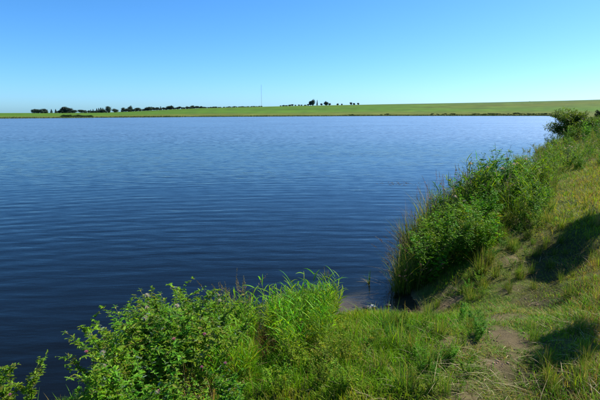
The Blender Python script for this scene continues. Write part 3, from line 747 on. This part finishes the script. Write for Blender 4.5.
for px, py, s_ in ((594, 268, .36), (602, 225, .45), (600, 300, .3)):
    x, y = px2w(px, py); put(DRY, x, y, s_, *LX)

reseed(105)
# trees added past the frame, placed and shaped to shade the hollows
SHB = make_shrub('added_shade_tree', 3.3, 1.5, (.045, .10, .02), 22, 9000, .075, .5, trunk_r=.05, cs=.62, tmin=.74, bl=.42)
for px, py, s_, wd in ((546, 270, .80, .7), (556, 251, .86, .72), (566, 232, .95, .74), (545, 350, .55, .62), (558, 368, .6, .62)):
    tx, ty = px2w(px, py); k = 2.85 * s_ / math.tan(R(SUN_EL)); x = tx + k * math.sin(R(SUN_AZ)); y = ty + k * math.cos(R(SUN_AZ))
    place(SHB, (x, y, gz(x, y)), U(0, 6.28), s_ * wd, 'slim dark green tree added out of view to shade the trailside hollows', 'unseen trees added to shade the hollows', sz=s_)

reseed(106)
# ------------------------------------------------------------------ willow at the water and shrubs behind it
WI = make_shrub('willow_bush', 2.25, 2.7, (.062, .135, .020), 22, 12000, .14, .32, trunk_r=.07, cs=1.25)
bx, by = 20.1, 35.0
place(WI, (bx, by, gz(bx, by)), .6, 1.12, 'dark rounded willow bush overhanging the lake where the right bank ends')
for k in range(22):
    x, y = U(17.6, 22.5), U(29.5, 34.0)
    if float(sdist(np.array([x]), np.array([y]))[0]) < .1: continue
    put(HY if k % 2 else HB, x, y, U(1.1, 1.6), 'tall leafy herb at the foot of the dark willow bush', 'herbs at the foot of the willow')
WI2 = make_shrub('willow_bush', 2.2, 2.4, (.065, .125, .022), 16, 5200, .11, .28, trunk_r=.05)
place(WI2, (24.6, 36.6, gz(24.6, 36.6)), 2, .8, 'light green willow bush beside the trail at the end of the right bank')
place(WI2, (22.2, 34.6, gz(22.2, 34.6)), 0, .72, 'light green willow bush beside the dark one on the grassy side')
DS = make_shrub('hedge_shrub', 4.2, 4.6, (.03, .065, .022), 14, 2600, .34, .4, M_FAR, .09)
for k, (u, r, s_) in enumerate(((594, 120, .62), (601, 118, .6), (609, 122, .8), (618, 121, .7))):
    x = (u - 300) / F * r; place(DS, (x, r, gz(x, r)), U(0, 6), s_, 'dark distant hedge shrub in the field past the willow', 'hedge shrubs past the willow')

reseed(107)
# ------------------------------------------------------------------ far bank: reed fringe, shrubs, trees, mast
def build_far_reeds():
    A = SHP; parts = []
    i0 = [i for i, p in enumerate(SHP) if p[1] > 110 and p[0] > -260]
    P = SHP[i0]; seg = np.linalg.norm(np.diff(P, axis=0), axis=1); cum = np.concatenate([[0], np.cumsum(seg)])
    n = 26000; t = RNG.random(n) * cum[-1]; x = np.interp(t, cum, P[:, 0]); y = np.interp(t, cum, P[:, 1])
    nn = fbm(t * .05, t * 0, 61, 4); x = x + RNG.normal(0, .9, n); y = y + RNG.normal(.6, 1.2, n)
    k = (fbm(x * .03, y * .03, 62, 3) > .22) ; x, y, nn = x[k], y[k], nn[k]; n = len(x)
    z = np.maximum(ground(x, y), -.1)
    c = cvar((.085, .12, .03), n, .3, .2); d = RNG.random(n) < .12; c[d] = cvar((.17, .15, .06), n, .3, .1)[d]
    V, Fa, Cc = blades(np.stack([x, y, z], 1), U(0, 6.28, n), (.25 + .75 * nn) * U(.6, 1.1, n), U(.10, .2, n), np.abs(RNG.normal(.15, .2, n)), c, 2, 2)
    tag(mesh_obj('reed_bed', V, Fa, M_FAR, None, Cc), 'dark fringe of reeds along the far waterline', 'reeds', kind='stuff')
build_far_reeds()
FS = [make_shrub('hedge_shrub', 2.4 + .5 * k, 3.4, (.040, .082, .022), 12, 1100, .32, .4, M_FAR, .07) for k in range(2)]
def far_at(u, off):
    """a point on the far land at picture column u, off metres behind the waterline"""
    r = np.arange(150, 330, .7); k = np.argmax(sdist((u - 300) / F * r, r) > 0); q = float(r[k]) + off
    return (u - 300) / F * q, q
for u0, u1, n, off in ((66, 94, 20, 3), (428, 452, 9, 2), (470, 548, 30, 3), (345, 352, 3, 2), (380, 386, 3, 2)):
    for k in range(n):
        x, y = far_at(u0 + (u1 - u0) * (k + U(-.3, .3)) / max(1, n - 1), off + U(0, 6))
        q = FS[k % 2]; s_ = U(.5, 1.0); place(q, (x, y, gz(x, y)), U(0, 6.28), s_, 'low green waterside shrub on the far bank ' + ('below the tree row' if u0 < 100 else 'beside the open field'), 'shrubs along the far bank', sz=s_ * U(.3, .5))
TR = [make_shrub('broadleaf_tree', 10, 5.2 + k, (.060, .105, .090), 20, 2600, 1.0, .6, M_FAR, .28, 1.5) for k in range(3)]  # bluish haze of distance mixed into the crown colour
def make_conifer(h, w):
    root = empty('conifer_tree'); tag(root, cat='tree')
    finish(root, 'trunk', [tube(stem_path((0, 0, -.2), 0, h * .97, .0, 6, .004), np.linspace(.2, .04, 6), (.09, .07, .05), 5)], M_STEM)
    n = 900; t = RNG.random(n) ** .8; a = U(0, 6.28, n); rad = w * .5 * (1 - t) ** .8 * U(.3, 1.0, n)
    P = np.stack([rad * .6 * np.cos(a), rad * .6 * np.sin(a), h * (.06 + .92 * t)], 1); D = np.stack([np.cos(a), np.sin(a), U(-.5, .2, n)], 1)
    ln = .35 + rad * .6
    o = finish(root, 'crown', [leaves(P, D, ln, ln * .45, cvar((.050, .09, .075), n, .3, .15), [.6, 1, .6], .2, .2)], M_FAR); o['kind'] = 'stuff'  # distance haze is in this crown colour as well
    return root
CO = [make_conifer(10, 4.0), make_conifer(10, 3.0)]
LTL = {0: ('dark broadleaf tree in the row beyond the far shore', 'broadleaf trees in the far row'), 1: ('pointed dark conifer in the row beyond the far shore', 'conifers in the far row')}
def tree(u, top, kind, r, wsc=1.0, lab=None, grp=None, base=None):
    x = (u - 300) / F * r; z = gz(x, r); zt = EYE + (111 - top) / F * r
    h = max(1.3, zt - z); lst = CO if kind else TR
    p = lst[int(RNG.integers(len(lst)))]; s_ = h / (10.0 if kind else 10.2); wsc = wsc * (1.3 if r < 605 else 1.15)
    return place(p, (x, r, z), U(0, 6.28), s_ * wsc, lab or LTL[kind][0], grp or LTL[kind][1], (0, 0), s_)
for u in np.arange(38, 203, 1.6):
    if RNG.random() < .05 or 51 < u < 61 or 79 < u < 84 or 114 < u < 117 or 120 < u < 124: continue
    tree(u + U(-.8, .8), 112.2 - max(0, u - 110) * .052 - U(.5, 1.2) - 2.2 * U(0, 1) ** 2.5, 0, (560 if u < 145 else 600) + U(-15, 15), U(1.1, 1.9), 'low dark bushy tree filling the row beyond the far shore', 'low trees of the far row')
for u in np.arange(37.5, 50.5, 1.7): tree(u, 109.2 + U(-.4, .5), 0, 560 + U(-20, 20), .95)
for u, t in ((51.6, 109.3), (55.8, 109.0), (60, 109.0), (63.5, 110.1)): tree(u, t, 1, 560, 1.2)
for u, t, w_ in ((66.5, 108.6, .9), (69.2, 106.8, 1.0), (71.5, 107.6, .8), (74.4, 108.4, .9), (78.4, 110, .8), (86, 110, 1.2), (89, 110.2, 1.2), (92.5, 110.4, 1.2)): tree(u, t, 0, 560, w_)
for u, t in ((94.5, 109.4), (96.8, 109), (100.5, 108.2), (102.5, 107.9), (104.5, 107.5), (106.5, 107.8)): tree(u, t, 1, 570, 1.35)
tree(111.8, 106.4, 0, 575, .85, 'broad dark tree standing tallest among the conifers beyond the far shore', 'tall far tree')
tree(118.3, 110, 0, 575, 1.2); tree(126.8, 107.8, 0, 580, .9)
tree(133.5, 106.3, 0, 580, .75, 'slim tree with a high round crown standing alone beyond the far shore', 'slim far tree')
tree(139.8, 108.8, 0, 580, .95)
for u, t, k in ((146, 109.8, 0), (149, 109.6, 0), (153.3, 108, 0), (157, 109, 0), (163.3, 106.2, 1), (166, 108.3, 0), (170.5, 108.0, 0), (174.5, 108.2, 0), (180, 107.6, 0), (184, 108, 0), (189, 107.2, 0), (192.5, 106.8, 0), (196, 106.8, 0), (200, 106.9, 0)):
    tree(u, t, k, 600, 1.1)
for u in np.arange(202, 263, 1.5): tree(u + U(-.5, .5), 107.15 + U(-.45, .3) - (u - 204) * .012, 0, 690 + U(-15, 15), U(1.5, 2.6), 'low distant tree in the hedge line on the skyline by the mast', 'trees of the skyline hedge')
for u, t in ((281, 105.3), (284, 105.0), (286.5, 105.1), (290, 104.6), (292.5, 104.2), (295.5, 104.7), (299, 104.5), (301.5, 104.6), (305, 104.7), (308, 104.0)):
    tree(u, t + .25, 0, 690, U(1.6, 2.8), 'low distant tree in the hedge line leading to the tall pair', 'trees of the hedge by the tall pair')
tree(310.2, 101.4, 0, 690, .8, *('broad dark tree of the tall group on the green skyline', 'tall group on the skyline'))
tree(312.6, 100.2, 0, 690, .75, *('broad dark tree of the tall group on the green skyline', 'tall group on the skyline'))
tree(316.8, 100.1, 1, 690, .8, 'narrow pointed tree of the tall group on the green skyline', 'narrow skyline tree')
for u, t in ((321, 103.6), (325.4, 101.9), (329, 103.4), (337, 103.7), (341, 103.9), (350, 102.6), (353, 103.3), (357, 103.1), (525, 101.6)):
    tree(u, t, 0, 690, 1.2, 'small round tree alone on the green skyline', 'small trees on the skyline')

def build_mast():
    r = 690.0; x = (262.3 - 300) / F * r; z0 = gz(x, r); top = EYE + (111 - 86.0) / F * r; H = top - z0
    root = empty('radio_mast', (x, r, z0)); tag(root, 'thin guyed lattice radio mast rising above the skyline hedge', 'mast')
    steel = plain('galvanised_steel', (.30, .32, .34), .5, .15, 1.5, .3)
    legs = []
    for k in range(3):
        a = 2 * math.pi * k / 3; c = np.array([.32 * math.cos(a), .32 * math.sin(a), 0])
        V, Fa, _ = tube([c + [0, 0, -.3], c + [0, 0, H]], [.06, .06], (1, 1, 1), 5); o = mesh_obj('mast_leg', V, Fa, steel, root)
    br = []; nb = int(H / .9)
    for k in range(nb):
        for j in range(3):
            a = 2 * math.pi * (j + k) / 3; b = a + 2 * math.pi / 3
            br.append(tube([np.array([.32 * math.cos(a), .32 * math.sin(a), k * .9]), np.array([.32 * math.cos(b), .32 * math.sin(b), (k + 1) * .9])], [.025, .025], (1, 1, 1), 3))
    V, Fa, _ = join(br); mesh_obj('lattice_bracing', V, Fa, steel, root)['kind'] = 'stuff'
    for hh in (.55, .95):
        for k in range(3):
            a = 2 * math.pi * k / 3 + .4; d = 10 + 6 * hh; gx, gy = d * math.cos(a), d * math.sin(a)
            e = np.array([gx, gy, gz(x + gx, r + gy) - z0 - .1])
            V, Fa, _ = tube([np.array([0, 0, H * hh]), e], [.012, .012], (1, 1, 1), 3); mesh_obj('guy_wire', V, Fa, steel, root)
    V, Fa, _ = tube([np.array([0, 0, H]), np.array([0, 0, H + 1.6])], [.04, .02], (1, 1, 1), 5); mesh_obj('antenna', V, Fa, steel, root)
build_mast()

# ------------------------------------------------------------------ small things in the bay
def build_stone(u, v, r, label, col, seed):
    x, y = px2w(u, v); n = 10; V = []; Fa = []
    for i in range(n):
        ph = math.pi * i / (n - 1)
        for k in range(14):
            a = 2 * math.pi * k / 14; d = np.array([math.sin(ph) * math.cos(a), math.sin(ph) * math.sin(a), math.cos(ph)])
            q = r * (.75 + .5 * float(fbm(np.array([d[0] * 1.5 + seed]), np.array([d[1] * 1.5 + d[2] * 1.7]), seed, 3)[0])); V.append((d[0] * q * 1.3, d[1] * q, d[2] * q * .7))
    for i in range(n - 1):
        for k in range(14):
            a = i * 14 + k; b = i * 14 + (k + 1) % 14; Fa.append((a, a + 14, b + 14, b))
    o = mesh_obj('stone', V, Fa, plain('stone_%d' % seed, col, .6, .35, 30), smooth_=True)
    o.location = (x, y, max(gz(x, y), 0) + r * .25); tag(o, label, 'stone', 'stones at the bay'); return o
build_stone(367, 309, .055, 'dark wet stone at the waterline of the little bay', (.05, .045, .04), 3)
build_stone(373, 307, .035, 'small pale stone beside the dark wet stone at the bay', (.5, .48, .44), 4)
build_stone(388, 306, .03, 'small brown stone on the mud of the bay shore', (.14, .10, .07), 5)
def build_clods():
    parts = []
    for k in range(420):
        cx, cy, a, b = SOIL[int(RNG.integers(len(SOIL)))]; x = cx + RNG.normal(0, a * .7); y = cy + RNG.normal(0, b * .7); r_ = .0025 + .011 * RNG.random() ** 5
        V, Fa, Cc = ball((0, 0, 0), 1, cvar((.22, .165, .10), 1, .3, .1)[0], .7); V = V * r_ * (1 + RNG.uniform(-.35, .35, V.shape)); V += np.array([x, y, max(gz(x, y), 0) + r_ * .2]); parts.append((V, Fa, Cc))
    V, Fa, Cc = join(parts); tag(mesh_obj('soil_clods', V, Fa, M_CLOD, None, Cc), 'crumbs of dry brown earth on the bare patches of the bank', 'earth', kind='stuff')
M_CLOD = leaf_mat('earth_crumbs', 0.0, .9, 0, .1)
build_clods()
x, y = px2w(369, 283)
RS = make_reed(.30, 5, .015, (.075, .19, .02), 0, .1, .012, 'reed_shoot'); place(RS, (x, y, 0), 0, 1, 'single green reed shoot standing in the bay water', tilt=(0, 0))
x, y = px2w(327, 276)
place(make_reed(.22, 9, .05, (.045, .10, .03), 0, .2, .008, 'reed_shoot'), (x, y, 0), 0, 1, 'small dull green reed tuft in the shallows beyond the reed grass')
def build_weed():
    n = 46; cx, cy = px2w(398, 183.5)
    x = cx + RNG.normal(0, .32, n); y = cy + RNG.normal(0, .22, n); P = np.stack([x, y, np.full(n, .006)], 1); a = U(0, 6.28, n)
    V, Fa, Cc = leaves(P, np.stack([np.cos(a), np.sin(a), np.zeros(n)], 1), U(.05, .1, n), U(.03, .05, n), cvar((.15, .12, .07), n, .3), [.5, 1, .8], 0, .02)
    V[:, 2] = np.clip(V[:, 2], .004, .008)
    tag(mesh_obj('floating_weed', V, Fa, M_LEAF, None, Cc), 'brown patch of floating waterweed out on the lake', 'waterweed', kind='stuff')
build_weed()
